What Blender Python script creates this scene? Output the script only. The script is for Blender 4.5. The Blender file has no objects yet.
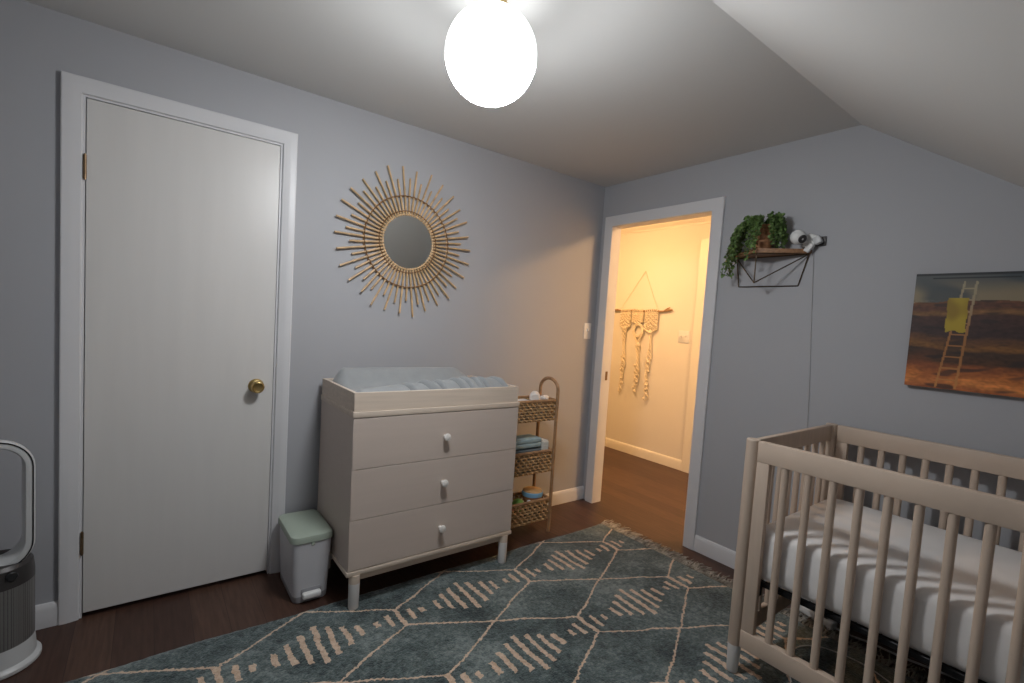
import bpy, bmesh, math, random
from mathutils import Vector, Matrix, noise
random.seed(7)
PI = math.pi
S = bpy.context.scene
COL = S.collection

# ---------------------------------------------------------------- materials
def new_mat(name):
    m = bpy.data.materials.new(name); m.use_nodes = True
    nt = m.node_tree
    return m, nt, nt.nodes['Principled BSDF']

def mat(name, col, rough=0.6, metal=0.0, var=0.0, scale=8.0, stretch=(1, 1, 1), bump=0.0, bscale=None,
        spec=0.5, sheen=0.0, emit=None, estr=0.0, sss=0.0, dist=0.002):
    m, nt, b = new_mat(name)
    N, L = nt.nodes, nt.links
    b.inputs['Roughness'].default_value = rough
    b.inputs['Metallic'].default_value = metal
    b.inputs['Specular IOR Level'].default_value = spec
    b.inputs['Sheen Weight'].default_value = sheen
    b.inputs['Base Color'].default_value = (*col, 1)
    tc = N.new('ShaderNodeTexCoord'); mp = N.new('ShaderNodeMapping')
    mp.inputs['Scale'].default_value = stretch
    L.new(tc.outputs['Object'], mp.inputs['Vector'])
    if var > 0:
        no = N.new('ShaderNodeTexNoise'); no.inputs['Scale'].default_value = scale
        no.inputs['Detail'].default_value = 5
        L.new(mp.outputs[0], no.inputs['Vector'])
        r = N.new('ShaderNodeValToRGB')
        r.color_ramp.elements[0].position = 0.3; r.color_ramp.elements[1].position = 0.7
        r.color_ramp.elements[0].color = (*[max(0, c * (1 - var)) for c in col], 1)
        r.color_ramp.elements[1].color = (*[min(1, c * (1 + var)) for c in col], 1)
        L.new(no.outputs['Fac'], r.inputs[0]); L.new(r.outputs[0], b.inputs['Base Color'])
    if bump > 0:
        nb = N.new('ShaderNodeTexNoise'); nb.inputs['Scale'].default_value = bscale or scale * 4
        nb.inputs['Detail'].default_value = 4
        L.new(mp.outputs[0], nb.inputs['Vector'])
        bp = N.new('ShaderNodeBump'); bp.inputs['Strength'].default_value = bump
        bp.inputs['Distance'].default_value = dist
        L.new(nb.outputs['Fac'], bp.inputs['Height']); L.new(bp.outputs[0], b.inputs['Normal'])
    if emit:
        b.inputs['Emission Color'].default_value = (*emit, 1)
        b.inputs['Emission Strength'].default_value = estr
    return m

WALL = mat('wall_paint', (0.405, 0.41, 0.435), 0.6, var=0.015, scale=1.5, bump=0.05, bscale=220, spec=0.35)
CEIL = mat('ceiling_paint', (0.64, 0.64, 0.63), 0.85, var=0.01, scale=1.2, bump=0.05, bscale=160, spec=0.2)
HALLW = mat('hall_wall_paint', (0.76, 0.72, 0.65), 0.7, var=0.01, scale=2, bump=0.05, bscale=200, spec=0.2)
TRIM = mat('trim_paint', (0.66, 0.66, 0.68), 0.38, var=0.01, scale=3)
DOORP = mat('door_paint', (0.66, 0.645, 0.63), 0.36, var=0.02, scale=3, stretch=(6, 1, .6), bump=0.04, bscale=40)
BRASS = mat('brass', (0.55, 0.40, 0.17), 0.28, 1.0, var=0.15, scale=20)
OLDBRASS = mat('aged_brass', (0.22, 0.15, 0.09), 0.45, 0.9, var=0.25, scale=40)
DARKGAP = mat('dark_gap', (0.03, 0.03, 0.03), 0.9)
PLASTIC = mat('white_plastic', (0.72, 0.72, 0.71), 0.4, var=0.01)
DRESS = mat('washed_wood_paint', (0.56, 0.475, 0.42), 0.45, var=0.015, scale=5, stretch=(.5, 3, 9), bump=0.04, bscale=30)
DRESS_T = mat('washed_wood_tray', (0.63, 0.53, 0.44), 0.5, var=0.07, scale=6, stretch=(.6, 5, 12), bump=0.05, bscale=30)
CRIBW = mat('washed_beech', (0.53, 0.42, 0.335), 0.5, var=0.07, scale=7, stretch=(5, .7, 1), bump=0.04, bscale=30)
CRIBV = mat('washed_beech_upright', (0.53, 0.42, 0.335), 0.5, var=0.07, scale=7, stretch=(6, 6, .5), bump=0.04, bscale=30)
FOOTP = mat('white_foot_paint', (0.70, 0.69, 0.68), 0.45, var=0.01)
KNOBW = mat('pale_knob_wood', (0.80, 0.77, 0.73), 0.4, var=0.03)
RATTAN = mat('rattan', (0.56, 0.38, 0.21), 0.5, var=0.25, scale=30, bump=0.15, bscale=120)
RATTAN_D = mat('rattan_binding', (0.22, 0.12, 0.055), 0.6, var=0.3, scale=60)
WEAVE = mat('seagrass_weave', (0.46, 0.29, 0.14), 0.7, var=0.4, scale=45, bump=0.4, bscale=200)
TPOLE = mat('rattan_pole', (0.32, 0.19, 0.10), 0.5, var=0.25, scale=30, bump=0.1, bscale=150)
MIRROR = mat('mirror_glass', (0.82, 0.84, 0.82), 0.04, 1.0)
PADM = mat('pad_cover', (0.29, 0.305, 0.315), 0.9, var=0.05, scale=20, bump=0.3, bscale=90, sheen=0.3)
SHEET = mat('fitted_sheet', (0.74, 0.72, 0.71), 0.9, var=0.02, scale=6, bump=0.15, bscale=60, sheen=0.2)
BLACKM = mat('black_metal', (0.02, 0.02, 0.022), 0.4, 0.6, var=0.1)
BLACKP = mat('black_plastic', (0.015, 0.015, 0.017), 0.3)
BINP = mat('bin_plastic', (0.56, 0.56, 0.59), 0.45, var=0.015)
BINL = mat('bin_lid_green', (0.36, 0.42, 0.355), 0.5, var=0.02)
BINB = mat('bin_skirt', (0.33, 0.33, 0.35), 0.4)
FANW = mat('fan_silver_white', (0.55, 0.56, 0.565), 0.35, var=0.01)
FAND = mat('fan_dark_band', (0.05, 0.045, 0.045), 0.4, 0.3)
SHELFW = mat('shelf_wood', (0.30, 0.155, 0.075), 0.55, var=0.3, scale=14, stretch=(8, 1, 6), bump=0.1)
WIRE = mat('bronze_wire', (0.10, 0.075, 0.05), 0.4, 0.8, var=0.1)
POTM = mat('clay_basket_pot', (0.36, 0.17, 0.08), 0.75, var=0.3, scale=40, stretch=(1, 1, 3), bump=0.4, bscale=90)
LEAF = mat('leaf_green', (0.125, 0.21, 0.06), 0.5, var=0.55, scale=30)
STEM = mat('stem_green', (0.10, 0.15, 0.05), 0.6, var=0.2)
SOIL = mat('soil', (0.04, 0.025, 0.015), 0.95, var=0.3, scale=60)
ROPE = mat('cotton_rope', (0.74, 0.65, 0.50), 0.85, var=0.1, scale=60, bump=0.4, bscale=300)
BRANCH = mat('driftwood', (0.33, 0.20, 0.10), 0.8, var=0.35, scale=30, stretch=(8, 1, 8), bump=0.4)
CABLEW = mat('white_cable', (0.62, 0.62, 0.62), 0.5)
CLOTHW = mat('white_cloth', (0.74, 0.70, 0.67), 0.9, var=0.05, scale=20, bump=0.3, bscale=120)
CLOTHB = mat('blue_grey_cloth', (0.30, 0.42, 0.47), 0.9, var=0.12, scale=25, bump=0.4, bscale=150)
CLOTHG = mat('slate_cloth', (0.13, 0.17, 0.20), 0.9, var=0.12, scale=25, bump=0.4, bscale=150)
CLOTHC = mat('waffle_cloth', (0.62, 0.62, 0.58), 0.9, var=0.05, scale=25)
DRUMT = mat('drum_skin', (0.55, 0.36, 0.17), 0.6, var=0.15, scale=20)
DRUMB = mat('drum_blue', (0.22, 0.45, 0.68), 0.5, var=0.05)
DRUMR = mat('drum_wood', (0.42, 0.19, 0.085), 0.5, var=0.15, scale=20)
TOYY = mat('toy_yellow', (0.62, 0.45, 0.06), 0.5, var=0.05)
TOYG = mat('toy_green', (0.17, 0.36, 0.08), 0.5, var=0.05)
TOYR = mat('toy_red', (0.55, 0.17, 0.08), 0.5, var=0.05)
TOYW = mat('toy_wood', (0.45, 0.22, 0.09), 0.6, var=0.15)
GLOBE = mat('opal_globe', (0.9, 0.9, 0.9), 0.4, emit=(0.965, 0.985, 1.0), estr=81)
GLOBEU = mat('opal_globe_dimmed_top', (0.9, 0.9, 0.9), 0.4, emit=(0.965, 0.985, 1.0), estr=4.2)  # same glass, emission turned down so the ceiling above does not blow out
HALLG = mat('hall_lamp_glass', (0.9, 0.85, 0.75), 0.4, emit=(1.0, 0.57, 0.24), estr=182)
HALLG2 = mat('hall_lamp_glass_left', (0.9, 0.85, 0.75), 0.4, emit=(1.0, 0.57, 0.24), estr=120)

def grille_mat():
    m, nt, b = new_mat('fan_grille')
    N, L = nt.nodes, nt.links
    tc = N.new('ShaderNodeTexCoord'); v = N.new('ShaderNodeTexVoronoi'); v.inputs['Scale'].default_value = 240; v.inputs['Randomness'].default_value = 0.0
    L.new(tc.outputs['Object'], v.inputs['Vector'])
    r = N.new('ShaderNodeValToRGB')
    r.color_ramp.elements[0].position = .2; r.color_ramp.elements[0].color = (.035, .033, .033, 1)
    r.color_ramp.elements[1].position = .45; r.color_ramp.elements[1].color = (.21, .205, .20, 1)
    L.new(v.outputs['Distance'], r.inputs[0]); L.new(r.outputs[0], b.inputs['Base Color'])
    b.inputs['Roughness'].default_value = .4; b.inputs['Metallic'].default_value = .4
    return m
GRILLE = grille_mat()

class G:
    """tiny math graph helper"""
    def __init__(s, nt): s.nt = nt
    def f(s, op, a, b=None, c=None):
        n = s.nt.nodes.new('ShaderNodeMath'); n.operation = op
        for i, v in enumerate((a, b, c)):
            if v is None: continue
            if isinstance(v, (int, float)): n.inputs[i].default_value = v
            else: s.nt.links.new(v, n.inputs[i])
        return n.outputs[0]

def rug_mat():
    m, nt, b = new_mat('rug_wool')
    N, L = nt.nodes, nt.links; g = G(nt); f = g.f
    tc = N.new('ShaderNodeTexCoord')
    n1 = N.new('ShaderNodeTexNoise'); n1.inputs['Scale'].default_value = 70; n1.inputs['Detail'].default_value = 2
    n2 = N.new('ShaderNodeTexNoise'); n2.inputs['Scale'].default_value = 7; n2.inputs['Detail'].default_value = 1
    L.new(tc.outputs['Object'], n1.inputs['Vector']); L.new(tc.outputs['Object'], n2.inputs['Vector'])
    def wob(node, amp):
        a = N.new('ShaderNodeVectorMath'); a.operation = 'SUBTRACT'; L.new(node.outputs['Color'], a.inputs[0]); a.inputs[1].default_value = (.5, .5, .5)
        s_ = N.new('ShaderNodeVectorMath'); s_.operation = 'SCALE'; L.new(a.outputs[0], s_.inputs[0]); s_.inputs['Scale'].default_value = amp
        return s_.outputs[0]
    a1 = N.new('ShaderNodeVectorMath'); L.new(tc.outputs['Object'], a1.inputs[0]); L.new(wob(n1, .022), a1.inputs[1])
    a2 = N.new('ShaderNodeVectorMath'); L.new(a1.outputs[0], a2.inputs[0]); L.new(wob(n2, .03), a2.inputs[1])
    sx = N.new('ShaderNodeSeparateXYZ'); L.new(a2.outputs[0], sx.inputs[0])
    X, Y = sx.outputs[0], sx.outputs[1]
    px = f('ADD', f('DIVIDE', f('ADD', X, 0.437), 0.669), 0.5)
    dn = f('ABSOLUTE', f('MULTIPLY', f('SUBTRACT', f('FRACT', px), 0.5), 0.669))
    dm = f('SUBTRACT', 0.3345, dn)
    py = f('ADD', f('DIVIDE', f('ADD', Y, 0.667), 0.4675), 0.5)
    ay = f('ABSOLUTE', f('MULTIPLY', f('SUBTRACT', f('FRACT', py), 0.5), 0.4675))
    line_y = f('ADD', 0.062, f('MULTIPLY', dn, 0.1718 / 0.3345))
    line = f('LESS_THAN', f('ABSOLUTE', f('SUBTRACT', ay, line_y)), 0.0052)
    def bars(d, step, h0, dh, dmax, xmax=0.0):
        k = f('ROUND', f('DIVIDE', d, step))
        inx = f('LESS_THAN', f('ABSOLUTE', f('SUBTRACT', d, f('MULTIPLY', k, step))), 0.0105)
        iny = f('LESS_THAN', ay, f('SUBTRACT', h0, f('MULTIPLY', k, dh)))
        return f('MULTIPLY', f('MULTIPLY', inx, iny), f('MULTIPLY', f('LESS_THAN', d, dmax), f('LESS_THAN', X, xmax)))
    big = bars(dm, 0.0525, 0.116, 0.0262, 0.185, -0.36)
    small = bars(dn, 0.051, 0.064, 0.0225, 0.125)
    mask = f('MAXIMUM', line, f('MAXIMUM', big, small))
    # wool colour
    na = N.new('ShaderNodeTexNoise'); na.inputs['Scale'].default_value = 3.2; na.inputs['Detail'].default_value = 6; na.inputs['Roughness'].default_value = .65
    nb = N.new('ShaderNodeTexNoise'); nb.inputs['Scale'].default_value = 60; nb.inputs['Detail'].default_value = 5; nb.inputs['Roughness'].default_value = .7
    mp = N.new('ShaderNodeMapping'); mp.inputs['Scale'].default_value = (1, 1.0, 1); L.new(tc.outputs['Object'], mp.inputs['Vector'])
    L.new(mp.outputs[0], na.inputs['Vector']); L.new(mp.outputs[0], nb.inputs['Vector'])
    mixv = f('ADD', f('MULTIPLY', na.outputs['Fac'], .5), f('MULTIPLY', nb.outputs['Fac'], .5))
    r = N.new('ShaderNodeValToRGB'); e = r.color_ramp.elements
    e[0].position = .40; e[0].color = (.026, .041, .045, 1)
    e[1].position = .62; e[1].color = (.23, .275, .27, 1)
    k = e.new(.5); k.color = (.088, .120, .123, 1)
    L.new(mixv, r.inputs[0])
    rc = N.new('ShaderNodeValToRGB'); rc.color_ramp.elements[0].position = .35; rc.color_ramp.elements[1].position = .65
    rc.color_ramp.elements[0].color = (.50, .35, .25, 1); rc.color_ramp.elements[1].color = (.74, .58, .45, 1)
    L.new(nb.outputs['Fac'], rc.inputs[0])
    mx = N.new('ShaderNodeMix'); mx.data_type = 'RGBA'
    L.new(mask, mx.inputs['Factor']); L.new(r.outputs[0], mx.inputs[6]); L.new(rc.outputs[0], mx.inputs[7])
    L.new(mx.outputs[2], b.inputs['Base Color'])
    b.inputs['Roughness'].default_value = .95; b.inputs['Sheen Weight'].default_value = .25
    b.inputs['Specular IOR Level'].default_value = .1
    nc = N.new('ShaderNodeTexNoise'); nc.inputs['Scale'].default_value = 130; nc.inputs['Detail'].default_value = 3
    L.new(tc.outputs['Object'], nc.inputs['Vector'])
    bp = N.new('ShaderNodeBump'); bp.inputs['Strength'].default_value = 1.0; bp.inputs['Distance'].default_value = .009
    L.new(nc.outputs['Fac'], bp.inputs['Height']); L.new(bp.outputs[0], b.inputs['Normal'])
    return m
RUG = rug_mat()

def floor_mat():
    m, nt, b = new_mat('floor_boards')
    N, L = nt.nodes, nt.links
    tc = N.new('ShaderNodeTexCoord'); mp = N.new('ShaderNodeMapping')
    mp.inputs['Rotation'].default_value = (0, 0, PI / 2)
    L.new(tc.outputs['Object'], mp.inputs['Vector'])
    br = N.new('ShaderNodeTexBrick')
    br.inputs['Scale'].default_value = 1; br.inputs['Brick Width'].default_value = 1.22
    br.inputs['Row Height'].default_value = .125; br.inputs['Mortar Size'].default_value = .0012
    br.inputs['Color1'].default_value = (.052, .025, .018, 1); br.inputs['Color2'].default_value = (.084, .043, .029, 1)
    br.inputs['Mortar'].default_value = (.03, .014, .01, 1); br.offset = .37
    L.new(mp.outputs[0], br.inputs['Vector'])
    mg = N.new('ShaderNodeMapping'); mg.inputs['Scale'].default_value = (14, 1.2, 1); L.new(tc.outputs['Object'], mg.inputs['Vector'])
    ng = N.new('ShaderNodeTexNoise'); ng.inputs['Scale'].default_value = 5; ng.inputs['Detail'].default_value = 6
    L.new(mg.outputs[0], ng.inputs['Vector'])
    r = N.new('ShaderNodeValToRGB'); r.color_ramp.elements[0].position = .3; r.color_ramp.elements[1].position = .7
    r.color_ramp.elements[0].color = (.72, .70, .68, 1); r.color_ramp.elements[1].color = (1.25, 1.25, 1.25, 1)
    L.new(ng.outputs['Fac'], r.inputs[0])
    mx = N.new('ShaderNodeMix'); mx.data_type = 'RGBA'; mx.blend_type = 'MULTIPLY'; mx.inputs['Factor'].default_value = 1
    L.new(br.outputs['Color'], mx.inputs[6]); L.new(r.outputs[0], mx.inputs[7]); L.new(mx.outputs[2], b.inputs['Base Color'])
    b.inputs['Roughness'].default_value = .42; b.inputs['Specular IOR Level'].default_value = .4
    bp = N.new('ShaderNodeBump'); bp.inputs['Strength'].default_value = .12; bp.inputs['Distance'].default_value = .002
    L.new(ng.outputs['Fac'], bp.inputs['Height']); L.new(bp.outputs[0], b.inputs['Normal'])
    return m
FLOOR = floor_mat()

# ---------------------------------------------------------------- mesh helpers
def BM(): return bmesh.new()

def merge(dst, src):
    me = bpy.data.meshes.new('t'); src.to_mesh(me); src.free(); dst.from_mesh(me); bpy.data.meshes.remove(me)

def box(bm, x0, x1, y0, y1, z0, z1, bev=0.0, seg=2, mtx=None):
    b = bmesh.new()
    vs = [b.verts.new((x, y, z)) for x in (x0, x1) for y in (y0, y1) for z in (z0, z1)]
    for q in ((0, 1, 3, 2), (4, 6, 7, 5), (0, 4, 5, 1), (2, 3, 7, 6), (0, 2, 6, 4), (1, 5, 7, 3)):
        b.faces.new([vs[i] for i in q])
    if bev > 0:
        bmesh.ops.bevel(b, geom=b.edges[:] + b.verts[:], offset=bev, segments=seg, profile=.5, affect='EDGES')
    bmesh.ops.recalc_face_normals(b, faces=b.faces[:])
    if mtx: b.transform(mtx)
    merge(bm, b)

def frames(pts, closed=False):
    n = len(pts); T = []
    for i in range(n):
        a = pts[(i - 1) % n] if (closed or i > 0) else pts[i]
        c = pts[(i + 1) % n] if (closed or i < n - 1) else pts[i]
        T.append((c - a).normalized())
    up = Vector((0, 0, 1)) if abs(T[0].z) < .9 else Vector((1, 0, 0))
    nrm = (up - T[0] * up.dot(T[0])).normalized(); out = []
    for t in T:
        nrm = nrm - t * nrm.dot(t)
        if nrm.length < 1e-6: nrm = t.orthogonal()
        nrm.normalize(); out.append((nrm.copy(), t.cross(nrm)))
    return out

def tube(bm, pts, r, sides=8, closed=False, flat=1.0):
    pts = [Vector(p) for p in pts]; fr = frames(pts, closed); rings = []
    for i, p in enumerate(pts):
        rr = r[i] if isinstance(r, (list, tuple)) else r
        rings.append([bm.verts.new(p + fr[i][0] * math.cos(2 * PI * k / sides) * rr + fr[i][1] * math.sin(2 * PI * k / sides) * rr * flat) for k in range(sides)])
    n = len(pts)
    for i in range(n if closed else n - 1):
        a, b_ = rings[i], rings[(i + 1) % n]
        for k in range(sides):
            f_ = bm.faces.new((a[k], a[(k + 1) % sides], b_[(k + 1) % sides], b_[k])); f_.smooth = True
    if not closed:
        bm.faces.new(rings[0][::-1]); bm.faces.new(rings[-1])

def lathe(bm, prof, seg=32, mtx=None, cap=True):
    """prof: (r, z) bottom to top"""
    b = bmesh.new(); rings = []
    for r, z in prof:
        if r < 1e-6: rings.append([b.verts.new((0, 0, z))])
        else: rings.append([b.verts.new((r * math.cos(2 * PI * k / seg), r * math.sin(2 * PI * k / seg), z)) for k in range(seg)])
    for a, c in zip(rings, rings[1:]):
        for k in range(seg):
            k2 = (k + 1) % seg
            if len(a) == 1 and len(c) == 1: continue
            if len(a) == 1: f_ = b.faces.new((a[0], c[k2], c[k]))
            elif len(c) == 1: f_ = b.faces.new((a[k], a[k2], c[0]))
            else: f_ = b.faces.new((a[k], a[k2], c[k2], c[k]))
            f_.smooth = True
    if cap:
        if len(rings[0]) > 1: b.faces.new(rings[0][::-1])
        if len(rings[-1]) > 1: b.faces.new(rings[-1])
    bmesh.ops.recalc_face_normals(b, faces=b.faces[:])
    if mtx: b.transform(mtx)
    merge(bm, b)

def prism(bm, poly, axis, a0, a1):
    """extrude a 2-D polygon along axis ('x','y','z')"""
    def P(u, v, w): return {'x': (w, u, v), 'y': (u, w, v), 'z': (u, v, w)}[axis]
    b = bmesh.new()
    A = [b.verts.new(P(u, v, a0)) for u, v in poly]; B = [b.verts.new(P(u, v, a1)) for u, v in poly]
    n = len(poly); b.faces.new(A); b.faces.new(B[::-1])
    for i in range(n): b.faces.new((A[i], B[i], B[(i + 1) % n], A[(i + 1) % n]))
    bmesh.ops.recalc_face_normals(b, faces=b.faces[:])
    merge(bm, b)

def rrect(cx, cy, w, d, r, seg=6):
    out = []
    for (sx, sy, a0) in ((1, 1, 0), (-1, 1, PI / 2), (-1, -1, PI), (1, -1, 3 * PI / 2)):
        for k in range(seg + 1):
            a = a0 + k * PI / 2 / seg
            out.append((cx + sx * (w / 2 - r) + r * math.cos(a), cy + sy * (d / 2 - r) + r * math.sin(a)))
    return out

def loft(bm, loops, cap0=True, cap1=True, smooth=True):
    R = [[bm.verts.new(p) for p in lp] for lp in loops]; n = len(R[0])
    for a, c in zip(R, R[1:]):
        for k in range(n):
            f_ = bm.faces.new((a[k], a[(k + 1) % n], c[(k + 1) % n], c[k])); f_.smooth = smooth
    if cap0: bm.faces.new(R[0][::-1])
    if cap1: bm.faces.new(R[-1])

def obj(name, bm, m, parent=None, ang=40, label=None, kind=None):
    me = bpy.data.meshes.new(name)
    for f_ in bm.faces: f_.smooth = True
    bm.to_mesh(me); bm.free()
    me.materials.append(m)
    me.set_sharp_from_angle(angle=math.radians(ang))
    o = bpy.data.objects.new(name, me); COL.objects.link(o)
    if parent:
        o.parent = parent
        # meshes are written in world coordinates; keep them there
        o.matrix_parent_inverse = parent_world(parent).inverted()
    if label: o['label'] = label
    if kind: o['kind'] = kind
    return o

def parent_world(p):
    m = Matrix.LocRotScale(p.location, p.rotation_euler, p.scale)
    if p.parent: return parent_world(p.parent) @ p.matrix_parent_inverse @ m
    return m

def thing(name, label, cat, loc=(0, 0, 0), group=None):
    o = bpy.data.objects.new(name, None); COL.objects.link(o)
    o.empty_display_size = .05
    o.location = loc; o['label'] = label; o['category'] = cat
    if group: o['group'] = group
    return o

def tag(o, label, cat, group=None):
    o['label'] = label; o['category'] = cat
    if group: o['group'] = group
    return o

def struct(name, bm, m, label=None, ang=40):
    o = obj(name, bm, m, ang=ang); o['kind'] = 'structure'
    if label: o['label'] = label
    o['category'] = name.split('_')[0]
    return o

# ---------------------------------------------------------------- dimensions
H = 2.332
CR_Y = -1.60; SL = 0.70
FRONT_Y = -3.20; FRONT_Z = H - SL * (CR_Y - FRONT_Y)
LEFT_X = -3.60
WT = 0.075                       # wall with the doorway
DXL, DXR, DZ0, DZ1 = -2.857, -2.181, 0.02, 2.05
OY0, OY1, OZ = -0.880, -0.116, 2.032
HX = 1.40; HY0, HY1 = -2.2, 2.2; HH = 2.365

# ---------------------------------------------------------------- room shell
bm = BM(); box(bm, LEFT_X - .1, HX + .1, FRONT_Y - .1, HY1 + .1, -.06, 0); struct('floor', bm, FLOOR, 'dark brown wood board floor')

bm = BM()
g0, g1 = DXL - .012, DXR + .012
box(bm, LEFT_X - .1, g0, 0, .12, 0, H); box(bm, g1, 0, 0, .12, 0, H); box(bm, g0, g1, 0, .12, DZ1 + .012, H)
struct('wall_back', bm, WALL, 'blue grey painted wall with the closed door and the sunburst mirror')

bm = BM()
box(bm, 0, WT, OY1 + .004, .12, 0, H)
box(bm, 0, WT, OY0 - .004, OY1 + .004, OZ + .004, H)
prism(bm, [(OY0 - .004, 0), (OY0 - .004, H), (CR_Y, H), (FRONT_Y, FRONT_Z), (FRONT_Y, 0)], 'x', 0, WT)
struct('wall_right', bm, WALL, 'blue grey painted gable wall with the open doorway and the shelf')

bm = BM(); prism(bm, [(.12, 0), (.12, H), (CR_Y, H), (FRONT_Y, FRONT_Z), (FRONT_Y, 0)], 'x', LEFT_X - .1, LEFT_X)
struct('wall_left', bm, WALL)
bm = BM(); box(bm, LEFT_X - .1, WT, FRONT_Y - .1, FRONT_Y, 0, FRONT_Z + .1); struct('wall_front', bm, WALL)
bm = BM()
prism(bm, [(.12, H), (.12, H + .08), (CR_Y - .03, H + .08), (FRONT_Y - .1, FRONT_Z - .07 + .08), (FRONT_Y - .1, FRONT_Z - .07), (CR_Y, H)], 'x', LEFT_X - .1, WT)
struct('ceiling', bm, CEIL, 'off white ceiling, flat part and sloped attic part', ang=10)

# hallway
bm = BM(); box(bm, HX, HX + .1, HY0 - .1, HY1 + .1, 0, HH); struct('wall_hall', bm, HALLW, 'cream hallway wall with the macrame hanging')
bm = BM(); box(bm, .1, HX, HY1, HY1 + .1, 0, HH); struct('wall_hall_left', bm, HALLW)
bm = BM(); box(bm, WT, HX, HY0 - .1, HY0, 0, HH); struct('wall_hall_right', bm, HALLW)
bm = BM(); box(bm, .0, WT, .12, HY1 + .1, 0, HH); struct('wall_hall_near', bm, HALLW)
bm = BM(); box(bm, WT, HX + .1, HY0 - .1, HY1 + .1, HH, HH + .08); struct('ceiling_hall', bm, CEIL)
bm = BM()   # crown moulding
prism(bm, [(HX, HH - .052), (HX - .010, HH - .052), (HX - .014, HH - .036), (HX - .034, HH - .016), (HX - .040, HH - .012), (HX - .046, HH), (HX, HH)], 'y', HY0, HY1)
struct('trim_crown', bm, mat('hall_trim', (.78, .74, .66), .4), ang=25)

# baseboards
BBP = [(0, 0), (.014, 0), (.014, .072), (.011, .086), (.006, .094), (0, .095)]
def bb_back(x0, x1): b = BM(); prism(b, [(-d, z) for d, z in BBP], 'x', x0, x1); return b
def bb_right(y0, y1, X=0.0): b = BM(); prism(b, [(X - d, z) for d, z in BBP], 'y', y0, y1); return b
struct('baseboard_back_left', bb_back(LEFT_X, DXL - .0715), TRIM)
struct('baseboard_back_right', bb_back(DXR + .0715, -.001), TRIM)
struct('baseboard_right', bb_right(FRONT_Y, OY0 - .0745), TRIM)
HBB = bpy.data.materials['hall_trim']
struct('baseboard_hall', bb_right(.066, HY1, HX), HBB)

# casings: mitred profile swept round an opening
def casing(plane, a0, a1, zt, prof):
    """plane 'y0' wall facing -y, or ('x', X) wall facing -x. a0<a1 = inner edges, zt inner top. prof: (w, t)"""
    b = BM()
    for i in range(len(prof) - 1):
        (w0, t0), (w1, t1) = prof[i], prof[i + 1]
        def pts(w, t):
            L = [(a0 - w, 0, t), (a0 - w, zt + w, t), (a1 + w, zt + w, t), (a1 + w, 0, t)]
            if plane == 'y0': return [(a, -d, z) for a, z, d in L]
            return [(plane[1] - d, a, z) for a, z, d in L]
        A = [b.verts.new(p) for p in pts(w0, t0)]; B = [b.verts.new(p) for p in pts(w1, t1)]
        for k in range(3): b.faces.new((A[k], A[k + 1], B[k + 1], B[k]))
    bmesh.ops.remove_doubles(b, verts=b.verts[:], dist=1e-6)
    bmesh.ops.holes_fill(b, edges=[e for e in b.edges if e.is_boundary])
    bmesh.ops.recalc_face_normals(b, faces=b.faces[:])
    return b
CP = lambda W: [(0, 0), (0, .009), (.003, .012), (.012, .0135), (.026, .017), (.036, .0185), (W - .004, .0185), (W, .0165), (W, 0)]
struct('trim_1', casing('y0', DXL - .011, DXR + .011, DZ1 + .011, CP(.060)), TRIM, 'white casing round the closed door', ang=25)
FP = lambda W: [(0, 0), (0, .015), (.003, .018), (W - .003, .018), (W, .015), (W, 0)]
struct('trim_2', casing(('x', 0), OY0, OY1, OZ, FP(.0735)), TRIM, 'white casing round the open doorway', ang=25)
bm = BM()   # doorway jamb lining
box(bm, -.002, WT + .002, OY1, OY1 + .0045, 0, OZ + .004); box(bm, -.002, WT + .002, OY0 - .0045, OY0, 0, OZ + .004); box(bm, -.002, WT + .002, OY0, OY1, OZ, OZ + .0045)
jb = struct('trim_jamb', bm, TRIM, 'doorway jamb lining')
bm = BM(); box(bm, .025, .047, OY1 - .002, OY1 + .001, .92, .985); obj('strike_plate', bm, OLDBRASS, jb, label='aged brass strike plate')
bm = BM()   # jamb of the closed door
box(bm, g0, DXL - .0025, -.003, .11, 0, DZ1 + .012); box(bm, DXR + .0025, g1, -.003, .11, 0, DZ1 + .012); box(bm, DXL - .0025, DXR + .0025, -.003, .11, DZ1 + .0025, DZ1 + .012)
box(bm, DXL - .0025, DXR + .0025, .04, .12, 0.0, DZ1 + .012)
struct('trim_jamb_closed', bm, TRIM, None)

# closed door
bm = BM(); box(bm, DXL, DXR, -.004, .034, DZ0, DZ1, .0015, 1)
d1 = struct('door_1', bm, DOORP, 'plain white closed slab door with brass knob')
def knob(parent, x, z):
    R = Matrix.Translation((x, -.004, z)) @ Matrix.Rotation(PI / 2, 4, 'X')
    b = BM()
    lathe(b, [(.0, 0), (.032, 0), (.033, .003), (.030, .007), (.018, .010), (.012, .014), (.0115, .026), (.015, .031), (.023, .036), (.0275, .043), (.0285, .050), (.0275, .056), (.0245, .0605), (.0215, .062), (.0195, .0605), (.017, .058), (.009, .0565), (0, .056)], 40, R)
    return obj('door_knob', b, BRASS, parent, 30, 'round brass knob')
knob(d1, DXR - .072, .932)
for z, mm in ((1.793, OLDBRASS), (.313, OLDBRASS)):
    b = BM(); xk = DXL - .003
    tube(b, [(xk, -.009, z - .044), (xk, -.009, z + .044)], .0055, 10)
    tube(b, [(xk, -.009, z - .049), (xk, -.009, z - .044)], .0035, 8); tube(b, [(xk, -.009, z + .044), (xk, -.009, z + .049)], .0035, 8)
    box(b, xk - .0045, xk + .0045, -.0065, -.0035, z - .044, z + .044)
    obj('hinge', b, mm, d1, label='aged brass hinge')
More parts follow.
